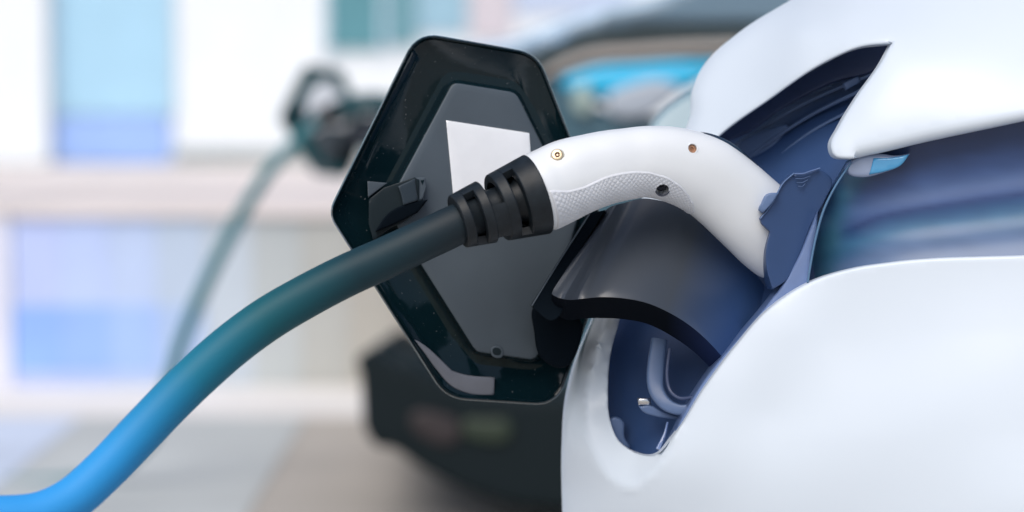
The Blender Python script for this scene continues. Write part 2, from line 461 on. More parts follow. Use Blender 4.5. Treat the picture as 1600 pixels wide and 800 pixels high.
# ------------------------------------------------------------------ the car being charged
CAR = thing('parked_car', 'white car in the foreground with its front charge port open and plug inserted', 'car', W(1500, 700, 1.9) * 1.0)
CAR.location.z = 0
body_depth = tps([
    (1080, 150, 150), (1140, 60, 160), (1235, 0, 165), (1120, 200, 118), (1200, 150, 90), (1290, 98, 55), (1393, 66, 18), (1340, 150, 6),
    (1297, 232, 0), (1345, 246, -6), (1450, 220, -22), (1600, 188, -50), (1900, 120, -110), (1600, 60, -15), (1400, 0, 60), (1500, -150, 120), (1900, -300, 60),
    (1250, 50, 80), (1320, 20, 70),
    (1600, 398, -50), (1400, 408, -20), (1280, 435, -2), (1900, 390, -110), (1200, 480, 4), (1110, 590, 10), (1045, 690, 18), (1020, 715, 22),
    (1300, 520, -8), (1500, 520, -42), (1200, 650, -2), (1400, 700, -38), (1600, 800, -78), (1100, 800, 14), (1000, 790, 36), (920, 800, 80), (878, 760, 125),
    (900, 700, 92), (885, 620, 118), (905, 560, 108), (925, 500, 108), (970, 400, 125), (1040, 270, 130), (960, 560, 80), (950, 640, 76), (1000, 300, 140), (945, 720, 60),
    (900, 1000, 120), (1300, 1100, 0), (1900, 1100, -60), (1900, 700, -110)])
lip_ridge = None
open_px = [(1393, 68, 'c'), (1378, 96), (1340, 150), (1311, 198), (1298, 228), (1303, 243), (1325, 248), (1360, 242), (1450, 221), (1600, 189), (1900, 122, 'c')]
open_low = [(1900, 392, 'c'), (1600, 399), (1400, 409), (1330, 420), (1272, 438), (1200, 484), (1150, 540), (1100, 607), (1050, 684), (1022, 712),
            (992, 707), (968, 690), (953, 655), (950, 610), (953, 560), (968, 500), (985, 440), (1010, 370), (1060, 285), (1126, 212), (1200, 158), (1290, 98), (1345, 74)]
outer_px = [(1900, -300, 'c'), (1600, -190), (1400, -95), (1235, 0), (1150, 54), (1103, 98), (1083, 140), (1080, 180), (1060, 225), (1010, 300), (960, 400), (925, 500), (900, 560), (884, 620), (878, 700), (879, 800), (890, 950), (930, 1100, 'c'), (1900, 1100, 'c')]
outline = open_px + open_low + list(reversed(outer_px))
# order: opening upper edge -> (grille) ; build the C shaped ring in one loop
outline = open_px[::-1] + open_low[::-1] if False else None
loop = list(outer_px) + list(reversed(open_low[0:1])) + open_low[1:] + open_px
def body_r(p):
    # roundness in pixels: silhouette at left large, opening edge tight
    x, y = p[:, 0], p[:, 1]
    ob = np.array([q[:2] for q in outer_px[2:-2]], float)
    d = np.linalg.norm(p[:, None] - resample(ob, 120, closed=False)[None], axis=-1).min(1)
    r = np.where(d < 9, 22.0, 5.0)
    up = np.array([(1126, 212), (1200, 158), (1290, 98), (1345, 74), (1385, 68)], float)
    du = np.linalg.norm(p[:, None] - resample(up, 60, closed=False)[None], axis=-1).min(1)
    r = np.where(du < 9, 12.0, r)
    lo = np.array([(1022, 712), (968, 690), (953, 655), (950, 610), (953, 560), (968, 500), (985, 440)], float)
    dl = np.linalg.norm(p[:, None] - resample(lo, 60, closed=False)[None], axis=-1).min(1)
    r = np.where(dl < 9, 4.0, r)
    rt = np.array([(1345, 247), (1450, 221), (1600, 189), (1900, 122)], float)
    dr = np.linalg.norm(p[:, None] - resample(rt, 60, closed=False)[None], axis=-1).min(1)
    r = np.where(dr < 9, 20.0, r)
    return r
ridge = np.array(smooth2d([(958, 480), (930, 560), (917, 640), (925, 700), (948, 742), (985, 761), (1020, 742), (1048, 700), (1062, 668)], 6, closed=False))
lowedge = np.array(smooth2d([(968, 500), (953, 560), (950, 610), (953, 655), (968, 690), (992, 707), (1022, 712), (1050, 684), (1062, 664)], 6, closed=False))
def body_extra(V, dB):
    # bevelled lip between the ridge line and the lower end of the opening
    dr = np.linalg.norm(V[:, None] - ridge[None], axis=-1).min(1)
    do = np.linalg.norm(V[:, None] - lowedge[None], axis=-1).min(1)
    poly = np.vstack([ridge, lowedge[::-1]])
    ins = inside(V, poly) | (do < 1.5)
    t = dr / (dr + do + 1e-6)
    e = np.where(ins, 17 * t, 0.0) * np.clip((1058 - V[:, 0]) / 60, 0, 1)
    # a low raised bead on the ridge
    e = e - np.where(dr < 7, 1.6 * (1 - dr / 7), 0) * (V[:, 1] > 480)
    e = e + 2.4 * np.sin(V[:, 0] / 95.0 + V[:, 1] / 70.0) * np.clip((V[:, 0] - 1000) / 250, 0, 1) * np.clip((V[:, 1] - 520) / 160, 0, 1)
    return e
body = panel('body_shell', loop, body_depth, M['paint'], CAR, r=body_r, thick=16, grid=9, step=5, extra=body_extra, smooth=60)

# recess liner (dark plastic well behind the opening)
liner_depth = tps([(1100, 60, 235), (1400, 40, 120), (1450, 200, 60), (1300, 130, 130), (1180, 200, 175), (1150, 300, 150), (1250, 330, 75), (1330, 260, 55),
                   (1350, 420, 60), (1150, 480, 100), (960, 420, 190), (950, 560, 125), (980, 640, 112), (1020, 730, 70), (1100, 600, 80), (1200, 480, 60), (930, 720, 130)])
panel('recess_liner', [(1080, 210), (1180, 120), (1300, 50), (1420, 30), (1480, 120), (1420, 300), (1330, 480), (1180, 620), (1070, 735), (1000, 742), (940, 700), (928, 600), (935, 500), (980, 400), (1040, 290)],
      liner_depth, M['navy'], CAR, r=6, thick=5, grid=14)
# moulded ribs in the upper part of the well
def rib(p0, p1, wd, d0, d1, name='rib', m='navyline', bowl=8):
    mx, my = (p0[0] + p1[0]) / 2, (p0[1] + p1[1]) / 2 - bowl
    return tube(name, [(p0[0], p0[1], d0, wd, wd * 1.4), (mx, my, (d0 + d1) / 2, wd, wd * 1.4), (p1[0], p1[1], d1, wd, wd * 1.4)], M[m], CAR, n=18, seg=12, exp=3)
rib((1150, 224), (1372, 112), 3.0, 172, 84)
rib((1168, 246), (1352, 138), 3.4, 160, 84)
rib((1196, 262), (1330, 172), 2.6, 140, 90)
rib((1140, 212), (1300, 134), 1.6, 172, 118)
panel('rib_plate', [(1150, 240), (1206, 200), (1232, 198), (1222, 214), (1180, 246), (1158, 252)], lambda p: 166 - (p[:, 0] - 1150) * .4, M['navyline'], CAR, r=4, thick=5, grid=10)
panel('rib_plate', [(1318, 130, 'c'), (1342, 118, 'c'), (1345, 128, 'c'), (1322, 141, 'c')], lambda p: 92 + 0 * p[:, 0], M['navyline'], CAR, r=2, thick=6, grid=8)
# dark roof of the well, under the bonnet edge
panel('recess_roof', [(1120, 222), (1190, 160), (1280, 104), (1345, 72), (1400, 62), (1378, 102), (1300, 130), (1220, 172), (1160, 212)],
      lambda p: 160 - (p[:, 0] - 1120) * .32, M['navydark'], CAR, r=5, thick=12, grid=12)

# side wall of the well seen beside the socket, reflected light painted in as a paler tone
fl = [(1046, 694, 'c'), (1072, 640), (1112, 578), (1160, 522), (1205, 468), (1228, 436), (1250, 396), (1264, 362), (1278, 330, 'c'), (1276, 356), (1268, 396), (1262, 446, 'c'), (1238, 464), (1196, 496), (1150, 550), (1102, 614), (1056, 692, 'c')]
panel('recess_flange', fl, lambda p: 14 + (1300 - p[:, 0]) * .05, M['flange'], CAR, r=5, thick=30, grid=9)
# glossy trim band at right of the port: its reflection bands are painted into the vertex colours
def paint_trim_reflections(o):
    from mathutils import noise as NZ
    off = rootloc(o); ca = o.data.attributes.new('trim_reflections', 'FLOAT_COLOR', 'POINT'); k = SENSOR / (1600 * F_MM)
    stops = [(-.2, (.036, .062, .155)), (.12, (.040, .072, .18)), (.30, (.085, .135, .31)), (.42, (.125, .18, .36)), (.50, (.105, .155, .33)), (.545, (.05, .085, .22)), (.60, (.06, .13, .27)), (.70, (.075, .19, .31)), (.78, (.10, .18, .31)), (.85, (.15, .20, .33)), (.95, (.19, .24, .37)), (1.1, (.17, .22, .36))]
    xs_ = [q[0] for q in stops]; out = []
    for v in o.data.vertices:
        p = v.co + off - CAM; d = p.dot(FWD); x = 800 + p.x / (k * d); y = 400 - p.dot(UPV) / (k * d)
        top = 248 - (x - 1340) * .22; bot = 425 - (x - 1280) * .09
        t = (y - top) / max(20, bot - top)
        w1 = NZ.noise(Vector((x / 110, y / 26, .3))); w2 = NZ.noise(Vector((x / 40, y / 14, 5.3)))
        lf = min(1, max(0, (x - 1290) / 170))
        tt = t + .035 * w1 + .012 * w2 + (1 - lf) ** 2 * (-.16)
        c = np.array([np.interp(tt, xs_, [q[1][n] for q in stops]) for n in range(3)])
        # turquoise band painted along the trim's left end
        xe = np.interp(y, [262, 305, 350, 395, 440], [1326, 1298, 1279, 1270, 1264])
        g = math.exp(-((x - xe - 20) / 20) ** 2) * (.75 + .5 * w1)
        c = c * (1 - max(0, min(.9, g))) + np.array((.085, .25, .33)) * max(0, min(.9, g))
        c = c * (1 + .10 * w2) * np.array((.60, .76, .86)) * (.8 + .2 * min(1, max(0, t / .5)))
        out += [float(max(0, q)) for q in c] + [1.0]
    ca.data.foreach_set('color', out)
    m = M['grille']; a = m.node_tree.nodes.new('ShaderNodeAttribute'); a.attribute_name = 'trim_reflections'
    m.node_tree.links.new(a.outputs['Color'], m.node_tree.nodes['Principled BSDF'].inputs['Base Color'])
def grille_depth(p):
    x, y = p[:, 0], p[:, 1]
    top = 248 - (x - 1340) * .22; bot = 425 - (x - 1280) * .09
    t = np.clip((y - top) / (bot - top), -.1, 1.1)
    d = 22 - (x - 1290) * .13 + 30 * (t - t * t)            # hollow section
    d += np.clip((1470 - x) / 200, 0, 1) ** 3 * 26 * (.6 + .8 * t)
    d += -1.6 * np.exp(-((t - .52) / .10) ** 2) - 1.0 * np.exp(-((t - .80) / .08) ** 2)
    return d
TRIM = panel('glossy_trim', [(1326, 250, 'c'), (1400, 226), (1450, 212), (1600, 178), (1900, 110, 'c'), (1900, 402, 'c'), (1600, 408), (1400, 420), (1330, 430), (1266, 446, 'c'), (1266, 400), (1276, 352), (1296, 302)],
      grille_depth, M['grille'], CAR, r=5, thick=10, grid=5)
paint_trim_reflections(TRIM)
ln = panel('reflection_leaf', [(1322, 262), (1334, 249), (1372, 240), (1400, 243), (1422, 240, 'c'), (1408, 258), (1380, 270), (1345, 277), (1326, 272)], lambda p: 6 - (p[:, 0] - 1320) * .12, M['lens'], CAR, r=6, thick=9, grid=7)  # added piece: a reflection on the trim built as a glossy leaf
panel('reflection_leaf_tip', [(1365, 247, 'c'), (1395, 246), (1421, 241, 'c'), (1408, 258), (1383, 268), (1358, 273, 'c')], lambda p: 4.5 - (p[:, 0] - 1320) * .12, M['leafblue'], ln, r=3, thick=3, grid=7)  # sky-blue end of that reflection, painted as its own piece

tube('trim_edge', [(1330, 254, 6, 1.6, 4), (1306, 290, 8, 1.8, 4), (1288, 326, 10, 2.0, 4), (1276, 366, 10, 2.0, 4), (1268, 405, 8, 1.8, 4), (1262, 442, 4, 1.6, 4)], mat('pale_teal_edge', (.10, .20, .33), .4), CAR, n=40, seg=10)
# socket housing in front of the plug's nose
panel('charge_socket', [(1241, 271, 'c'), (1224, 286, 'c'), (1206, 318), (1187, 341, 'c'), (1190, 350, 'c'), (1203, 362, 'c'), (1197, 390), (1198, 420), (1207, 452, 'c'), (1226, 440), (1250, 396), (1268, 350), (1290, 310), (1300, 282), (1281, 263, 'c'), (1262, 271), (1252, 272)],
      lambda p: 12 + (p[:, 0] - 1187) * .12, M['navy'], CAR, r=1.6, thick=34, grid=8)
panel('socket_tab', [(1217, 301, 'c'), (1199, 303), (1190, 318), (1186, 328), (1192, 333, 'c'), (1206, 318)], lambda p: 9 + 0 * p[:, 0], M['navyline'], CAR, r=2.5, thick=14, grid=6)
tube('socket_rim', [(1241, 272, 16, 1.6, 3), (1255, 271.5, 17, 1.6, 3), (1266, 268, 19, 1.6, 3), (1281, 263, 21, 1.3, 3)], M['flange'], CAR, n=14, seg=8)
tube('socket_rim', [(1188, 342, 12, 1.4, 3), (1206, 318, 13, 1.4, 3), (1224, 286, 15, 1.4, 3), (1241, 271, 17, 1.4, 3)], M['navyline'], CAR, n=14, seg=8)

# details in the lower well
tube('hose_guide', [(1030, 530, 66, 13, 10), (1024, 580, 62, 14, 10), (1026, 610, 58, 13, 10), (1042, 632, 52, 11, 10), (1066, 640, 46, 9, 9), (1100, 630, 44, 7, 8)], M['navyline'], CAR, n=40, seg=20, exp=4)
tube('hose_guide_groove', [(1046, 545, 54, 3, 6), (1042, 585, 50, 3, 6), (1047, 610, 47, 3, 6), (1062, 622, 42, 3, 6), (1085, 620, 40, 3, 6)], M['navydark'], CAR, n=30, seg=12, exp=3)
tb = panel('metal_tab', [(996, 622, 'c'), (1016, 622, 'c'), (1018, 634, 'c'), (998, 633, 'c')], lambda p: 58 + 0 * p[:, 0], M['steel'], CAR, r=3, thick=4, grid=6)
panel('tab_bracket', [(998, 635, 'c'), (1018, 634), (1034, 642), (1058, 650), (1072, 656, 'c'), (1052, 655), (1022, 650), (1004, 643)], lambda p: 57 + 0 * p[:, 0], M['navyline'], CAR, r=3, thick=6, grid=6)
tube('glint_edge', [(1043, 660, 46, 1.8, 3), (1038, 680, 43, 2.6, 3), (1028, 702, 40, 4, 3)], M['flange'], CAR, n=14, seg=8)

panel('well_glint_patch', [(951, 668), (957, 652), (972, 656), (976, 684), (984, 702), (970, 696), (958, 684)], lambda p: 92 + 0 * p[:, 0], M['navyline'], CAR, r=4, thick=6, grid=6)  # lighter glint spot in the well, built as an added patch
for k in range(3):
    tube('socket_seam', [(1243 + 2 * k, 279 + 6 * k, 16.4, .7, 1.2), (1254, 279 + 6 * k, 17.4, .7, 1.2), (1266 - 4 * k, 275 + 6 * k, 19, .7, 1.2)], M['navyline'], CAR, n=10, seg=6)

# ------------------------------------------------------------------ charge lid (a part of the car) and its hinge
def lid_mm(x): return 42 + (x - 530) * (72 / 420)
OUT = roundpoly([(513, 333, 34), (652, 51, 44), (840, 84, 52), (958, 385, 34), (870, 633, 44), (697, 622, 60)])
INN = roundpoly([(603, 325, 14), (708, 129, 11), (806, 145, 16), (902, 340, 14), (838, 562, 12), (744, 549, 12)])
NL = 200
def start_at(P, q):
    i = np.argmin(np.linalg.norm(P - np.array(q), axis=1)); return np.roll(P, -i, 0)
O_ = resample(start_at(OUT, (527, 336)), NL); I_ = resample(start_at(INN, (606, 325)), NL)
def by_angle(P, ref_c, n=NL):
    # match vertices of both loops by direction from the middle, so that corners face corners
    a = np.unwrap(np.arctan2(P[:, 1] - ref_c[1], P[:, 0] - ref_c[0]))
    if a[-1] < a[0]: a = -a; sgn = -1
    else: sgn = 1
    t = np.linspace(a[0], a[0] + 2 * math.pi, n + 1)[:-1]
    aa = np.r_[a, a[0] + 2 * math.pi]; PP = np.vstack([P, P[:1]])
    return np.stack([np.interp(t, aa, PP[:, k]) for k in (0, 1)], 1)
cO = np.array((741, 345)); cI = np.array((752, 345))
O2 = by_angle(O_, cO); I2 = by_angle(I_, cI)
I_start = I2
def lerp(t): return O2 * (1 - t) + I2 * t
def inset(P, d):
    tg = np.roll(P, -1, 0) - np.roll(P, 1, 0); tg /= np.linalg.norm(tg, axis=1)[:, None] + 1e-9
    n = np.c_[-tg[:, 1], tg[:, 0]]; c = P.mean(0)
    if ((c - P) * n).sum() < 0: n = -n
    return P + n * d
loops = [(inset(O2, 3), 13), (O2, 10), (O2, 2.2), (inset(O2, .6), .8), (inset(O2, 1.8), .2), (inset(O2, 3.2), .8), (inset(O2, 4.2), 3.5), (inset(O2, 6), 5.5),
         (lerp(.35), 9.5), (lerp(.62), 12), (inset(I2, -13), 13.5), (inset(I2, -8), 13.5), (inset(I2, -5.5), 13), (inset(I2, -2.5), 4), (inset(I2, -1.0), 2.9), (inset(I2, 1.0), 2.5)]
V = []
for P, dz in loops:
    for q in P: V.append(Wm(q[0], q[1], lid_mm(q[0]) + dz))
Fc = grid_faces(len(loops), NL, cap=False)
nb_ = len(V); 
Fc.append(tuple(range(NL)))
LID = obj('charge_lid', V, Fc, M['gloss'], CAR, smooth=38)
# inner panel: a plate with softly broken edges
P0 = inset(I2, .8)
ringsP = [(inset(I2, -1.2), 3.4), (P0, 2.2), (inset(I2, 2.4), 1.9), (inset(I2, 12), 1.8), (inset(I2, 60) * 0 + (I2 - cI) * .45 + cI, 1.8)]
V = [Wm(q[0], q[1], lid_mm(q[0]) + dz) for P, dz in ringsP for q in P]
Fc = grid_faces(len(ringsP), NL, cap=False); Fc.append(tuple((len(ringsP) - 1) * NL + j for j in range(NL)))
obj('inner_panel', V, Fc, M['lidpanel'], LID, smooth=40)
# outer painted skin of the lid, seen only as its edge, with a teal rim highlight painted in
sk = [(inset(O2, 3.5), 13.5), (inset(O2, -1.2), 12), (inset(O2, -1.4), 9.5), (inset(O2, .5), 9.0), (inset(O2, .5), 14)]
sk = [(inset(O2, -.8), 4.5), (inset(O2, -1.3), 5.5), (inset(O2, -1.3), 13), (inset(O2, 10), 18), ((O2 - cO) * .3 + cO, 24)]
V = [Wm(q[0], q[1], lid_mm(q[0]) + dz) for P, dz in sk for q in P]
Fc = grid_faces(len(sk), NL, cap=False); Fc.append(tuple((len(sk) - 1) * NL + j for j in range(NL)))
obj('outer_skin', V, Fc, mat('teal_rim_highlight', (.12, .24, .28), .2, coat=.5), LID, smooth=40)
panel('sticker', [(697, 188, 'c'), (827, 208, 'c'), (836, 330, 'c'), (712, 345, 'c')], lambda p: lid_mm(p[:, 0]) + .9, M['sticker'], LID, r=.8, thick=.8, grid=20)
# square socket near the bottom
hx, hy = 776, 550
panel('drain_rim', [(768, 543), (784, 543), (785, 557), (769, 556)], lambda p: lid_mm(p[:, 0]) + .7, M['lidpanel'], LID, r=2, thick=1.2, grid=6, step=3)
panel('drain_hole', [(770, 545), (782, 545), (783, 554), (771, 554)], lambda p: lid_mm(p[:, 0]) + .5, M['clip'], LID, r=.5, thick=1.2, grid=6, step=3)
panel('rim_reflection_strip', [(642, 526, 'c'), (664, 540), (706, 579, 'c'), (720, 584), (773, 590, 'c'), (772, 618, 'c'), (735, 616), (706, 604), (682, 578), (660, 548)],
      lambda p: lid_mm(p[:, 0]) + 5.5, M['strip'], LID, r=2.5, thick=3, grid=9)  # pale reflection on the lid rim, added as a grey strip
# latch clip at left
cl = panel('latch_clip', [(576, 312, 'c'), (600, 293, 'c'), (648, 277, 'c'), (655, 281, 'c'), (655, 312, 'c'), (664, 316, 'c'), (640, 340), (605, 360), (583, 376, 'c'), (576, 350, 'c')], lambda p: lid_mm(p[:, 0]) - 2 - (p[:, 0] - 575) * .12, M['clip'], LID, r=1.5, thick=14, grid=8)
panel('clip_face', [(622, 291, 'c'), (648, 279, 'c'), (653, 313, 'c'), (630, 321, 'c'), (627, 306)], lambda p: lid_mm(p[:, 0]) - 14 + 0 * p[:, 0], mat('grey_clip_face', (.03, .045, .06), .5, spec=.3), cl, r=2.5, thick=5, grid=8, step=3)
panel('clip_blade', [(586, 362, 'c'), (606, 334), (640, 317), (668, 312, 'c'), (652, 332, 'c'), (612, 352)], lambda p: lid_mm(p[:, 0]) - 13 + 0 * p[:, 0], M['black'], cl, r=3, thick=8, grid=8)
panel('clip_head', [(648, 278, 'c'), (664, 277, 'c'), (666, 292, 'c'), (660, 313, 'c'), (653, 313, 'c')], lambda p: lid_mm(p[:, 0]) - 10 + 0 * p[:, 0], M['lidpanel'], cl, r=2, thick=8, grid=8, step=3)
panel('clip_hole', [(657, 282, 'c'), (663, 281, 'c'), (660, 289, 'c')], lambda p: lid_mm(p[:, 0]) - 10.6 + 0 * p[:, 0], M['gloss'], cl, r=.5, thick=2, grid=8, step=3)
panel('clip_foot', [(574, 283, 'c'), (606, 286, 'c'), (592, 296), (575, 309, 'c')], lambda p: lid_mm(p[:, 0]) + 4 + 0 * p[:, 0], M['lidpanel'], cl, r=1.5, thick=4, grid=8, step=3)

# hinge: gooseneck arm arching from the lid back into the well
HN = [  # near edge x,y,mm, far edge x,y,mm, drop of the underside px, set-back mm
    (862, 456, 4, 944, 330, 62, 24, 12),
    (868, 460, -2, 952, 324, 57, 30, 18),
    (880, 464, -4, 962, 320, 55, 34, 24),
    (892, 465.5, 3, 975, 317, 61, 35, 26),
    (906, 464, 9, 985, 314, 64, 34, 28),
    (940, 461, 4, 1005, 310, 62, 36, 28),
    (975, 463, 4, 1030, 313, 60, 36, 28),
    (1010, 470, 6, 1062, 322, 60, 36, 28),
    (1045, 485, 11, 1095, 345, 62, 38, 28),
    (1080, 507, 18, 1128, 374, 66, 40, 26),
    (1112, 536, 28, 1160, 405, 70, 42, 24),
    (1142, 572, 40, 1190, 440, 76, 44, 22),
    (1170, 612, 52, 1215, 480, 84, 44, 20)]
Hs = catmull(HN, 70)
Vh = []
SEG = 8
for r in Hs:
    nx, ny, nd, fx, fy, fd, dr, sb = r
    # section loop: near-top rounded edge -> far top -> far bottom -> near bottom
    top = []
    for s in (0, .012, .035, .08, .2, .4, .6, .8, .95, 1.0):
        sag = 3.2 * (1 - min(1, s / .05)) ** 2
        top.append((nx + (fx - nx) * s, ny + (fy - ny) * s + sag, nd + (fd - nd) * s))
    loopv = [Wm(*t) for t in top]
    loopv += [Wm(fx, fy + dr, fd + 4), Wm(nx + 1, ny + dr, nd + sb), Wm(nx, ny + dr * .6, nd + sb * .55)]
    Vh += loopv
nc = len(top) + 3
def arm_mat():
    # reflection change painted into the colour: charcoal at the lid end, navy where the arm enters the well; the colour follows the arm's own length
    m = mat('charcoal_to_navy_reflection', (.08, .09, .12), .27, bump=.12, bscale=1200); N = m.node_tree.nodes; L = m.node_tree.links
    at = N.new('ShaderNodeAttribute'); at.attribute_name = 'along'; cr = N.new('ShaderNodeValToRGB'); e = cr.color_ramp.elements
    e[0].position = .50; e[0].color = (.052, .062, .078, 1); e[1].position = .80; e[1].color = (.034, .078, .20, 1)
    L.new(at.outputs['Fac'], cr.inputs[0]); L.new(cr.outputs[0], N['Principled BSDF'].inputs['Base Color']); return m
M['arm'] = arm_mat()
HINGE = obj('hinge_arm', Vh, grid_faces(len(Hs), nc), M['arm'], LID, smooth=32)
um = mat('underside_painted_shade', (.003, .005, .009), .85, spec=.05)  # shade under the arm painted in as a near-black material
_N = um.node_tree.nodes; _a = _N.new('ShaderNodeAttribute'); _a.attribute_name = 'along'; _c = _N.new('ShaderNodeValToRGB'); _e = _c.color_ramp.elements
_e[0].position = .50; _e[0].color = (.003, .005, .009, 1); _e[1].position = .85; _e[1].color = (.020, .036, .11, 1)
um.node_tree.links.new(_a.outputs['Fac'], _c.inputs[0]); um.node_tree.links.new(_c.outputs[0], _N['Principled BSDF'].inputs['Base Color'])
HINGE.data.materials.append(um)
ah = HINGE.data.attributes.new('along', 'FLOAT', 'POINT'); ah.data.foreach_set('value', np.repeat(np.linspace(0, 1, len(Hs)), nc).astype('f'))
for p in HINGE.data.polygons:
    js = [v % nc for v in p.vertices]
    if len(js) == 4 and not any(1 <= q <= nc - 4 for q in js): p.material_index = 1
panel('hinge_foot', [(920, 334, 'c'), (946, 328, 'c'), (864, 456, 'c'), (880, 482), (866, 500), (830, 479, 'c')], lambda p: 46 + (p[:, 1] - 334) * -.27, M['black'], LID, r=2.5, thick=44, grid=10)
tube('hinge_edge', [(921, 335, 46, 1.3, 2), (876, 405, 27, 1.3, 2), (831, 478, 7, 1.3, 2)], M['lidpanel'], LID, n=16, seg=8)
panel('hinge_web', [(836, 478), (868, 470), (890, 490), (905, 498), (905, 540), (880, 575), (846, 560), (835, 520)], lambda p: 66 + 0 * p[:, 0], M['black'], LID, r=8, thick=26, grid=10)

# ------------------------------------------------------------------ connector: handle, grip, boot, cable
CON = thing('charging_connector', 'white curved charging plug with black ribbed boot and thick cable, plugged into the white car', 'charging plug', Wm(1000, 260, 0))
HR = [  # px, py, mm, half height px, half depth px
    (826, 308, -7, 60, 60), (844, 300, -5, 62.3, 60), (864, 290.5, -2, 62.5, 58), (888, 279, 1, 62, 57), (918, 269, 5, 59, 56), (948, 261, 8, 57, 54), (980, 255.5, 12, 55.5, 53), (1012, 252, 15, 55.5, 52),
    (1053, 257, 20, 59, 52), (1096, 272, 26, 62.5, 52), (1130, 296, 32, 64, 52), (1168, 330, 40, 65.5, 53), (1215, 373, 52, 67, 54), (1232, 388, 57, 60, 50), (1238, 393, 59, 40, 36)]
NH, SH = 150, 96
Rh = catmull(HR, NH); kS = scale_at(S0)
FrH = frames([Wm(r[0], r[1], r[2]) for r in Rh])
def hpoint(i, a, off=0.0, exp=2.35):
    (c, t, n, b), r = FrH[i], Rh[i]
    exp = 2.0 + (exp - 2.0) * min(1, max(0, (r[0] - 845) / 70))
    ca, sa = math.cos(a), math.sin(a)
    x = math.copysign(abs(ca) ** (2 / exp), ca); y = math.copysign(abs(sa) ** (2 / exp), sa)
    return c + n * (y * (r[3] * kS + off)) - b * (x * (r[4] * kS + off))
V = []
for i in range(NH):
    for j in range(SH): V.append(hpoint(i, 2 * math.pi * j / SH))
HANDLE = obj('handle', V, grid_faces(NH, SH), M['handle'], CON, smooth=45)
# a camera-to-surface probe
def probe(o, px, py):
    me = o.data; off = rootloc(o)
    bv = BVHTree.FromPolygons([v.co + off for v in me.vertices], [tuple(p.vertices) for p in me.polygons])
    d = (W(px, py, 1.0) - CAM).normalized()
    h = bv.ray_cast(CAM, d)
    return h[0], h[1]
# grip boundary line in the photo: where on each section it lies
gb = smooth2d([(846, 308), (868, 309), (890, 303), (915, 289), (945, 277), (975, 271.5), (1003, 272), (1030, 279), (1052, 293), (1068, 312), (1076, 330), (1080, 345)], 3, closed=False)
gpts = [Wm(p[0], p[1], 0) for p in gb]
gy_at = []
i_end = 0
for i in range(NH):
    c, t, n, b = FrH[i]; r = Rh[i]
    # nearest boundary point to the section line, measured in the picture plane
    t2 = np.array((Rh[min(i+1, NH-1)][0] - Rh[max(i-1, 0)][0], Rh[min(i+1, NH-1)][1] - Rh[max(i-1, 0)][1])); t2 = t2 / np.linalg.norm(t2)
    n2 = np.array((t2[1], -t2[0]))      # up in the picture (y down)
    rel = gb - np.array(r[:2]); s = rel @ t2; k = np.argmin(np.abs(s))
    gy_at.append((rel[k] @ n2) / r[3] if abs(s[k]) < 4 else None)
idx = [i for i in range(NH) if gy_at[i] is not None and -0.97 < gy_at[i] < .9]
ia, ib = idx[0], idx[-1]
NS_, NA_ = 520, 150
Vg = []; rows_ok = []
exp = 2.35
for u in range(NS_):
    fi = ia + .3 + (ib - ia - .3) * u / (NS_ - 1); i0 = int(fi); f = fi - i0; i1 = min(i0 + 1, NH - 1)
    g0 = gy_at[i0] if gy_at[i0] is not None else -.97; g1 = gy_at[i1] if gy_at[i1] is not None else g0
    gyv = max(-.965, g0 * (1 - f) + g1 * f)
    a0 = math.copysign(math.asin(min(1, abs(gyv) ** (exp / 2))), gyv)        # parameter angle of the boundary on the near side
    aend = -math.pi - a0
    for v in range(NA_):
        q = v / (NA_ - 1); a = a0 + (aend - a0) * q
        # surface length coordinates for the knurl
        p = hpoint(i0, a).lerp(hpoint(i1, a), f)
        L = (FrH[i0][0].lerp(FrH[i1][0], f) - FrH[0][0]).length
        edge = min(q, 1 - q) * NA_; e2 = min(u, NS_ - 1 - u)
        rise = .0008 * min(1, edge / 2.0, e2 / 3.0)
        sx = (fi * 0 + u) * .0; 
        S = L / .0039; A = (a * 26.0 / .0039) / 1000 * .95
        k1_ = abs(((S + A) % 1) - .5) * 2; k2_ = abs(((S - A) % 1) - .5) * 2
        groove = max(k1_ ** 4, k2_ ** 4)
        if edge > 4 and e2 > 5: rise -= groove * .0006
        c = FrH[i0][0].lerp(FrH[i1][0], f)
        Vg.append(p + (p - c).normalized() * rise)
    for v in range(1): pass
# inner side of the grip sits under the handle surface
nin = len(Vg)
Vi = []
for u in range(NS_):
    fi = ia + .3 + (ib - ia - .3) * u / (NS_ - 1); i0 = int(fi); f = fi - i0; c = FrH[i0][0].lerp(FrH[min(i0+1, NH-1)][0], f)
    for v in range(NA_):
        p = Vg[u * NA_ + v]; Vi.append(p - (p - c).normalized() * .0022)
Fg = []
for u in range(NS_ - 1):
    for v in range(NA_ - 1):
        a = u * NA_ + v; Fg.append((a, a + 1, a + NA_ + 1, a + NA_)); Fg.append((nin + a, nin + a + NA_, nin + a + NA_ + 1, nin + a + 1))
    a = u * NA_; Fg.append((a, a + NA_, nin + a + NA_, nin + a)); a = u * NA_ + NA_ - 1; Fg.append((a, nin + a, nin + a + NA_, a + NA_))
for v in range(NA_ - 1):
    a = v; Fg.append((a, nin + a, nin + a + 1, a + 1)); a = (NS_ - 1) * NA_ + v; Fg.append((a, a + 1, nin + a + 1, nin + a))
GRIP = obj('grip_pad', Vg + Vi, Fg, M['grip'], HANDLE, smooth=60)

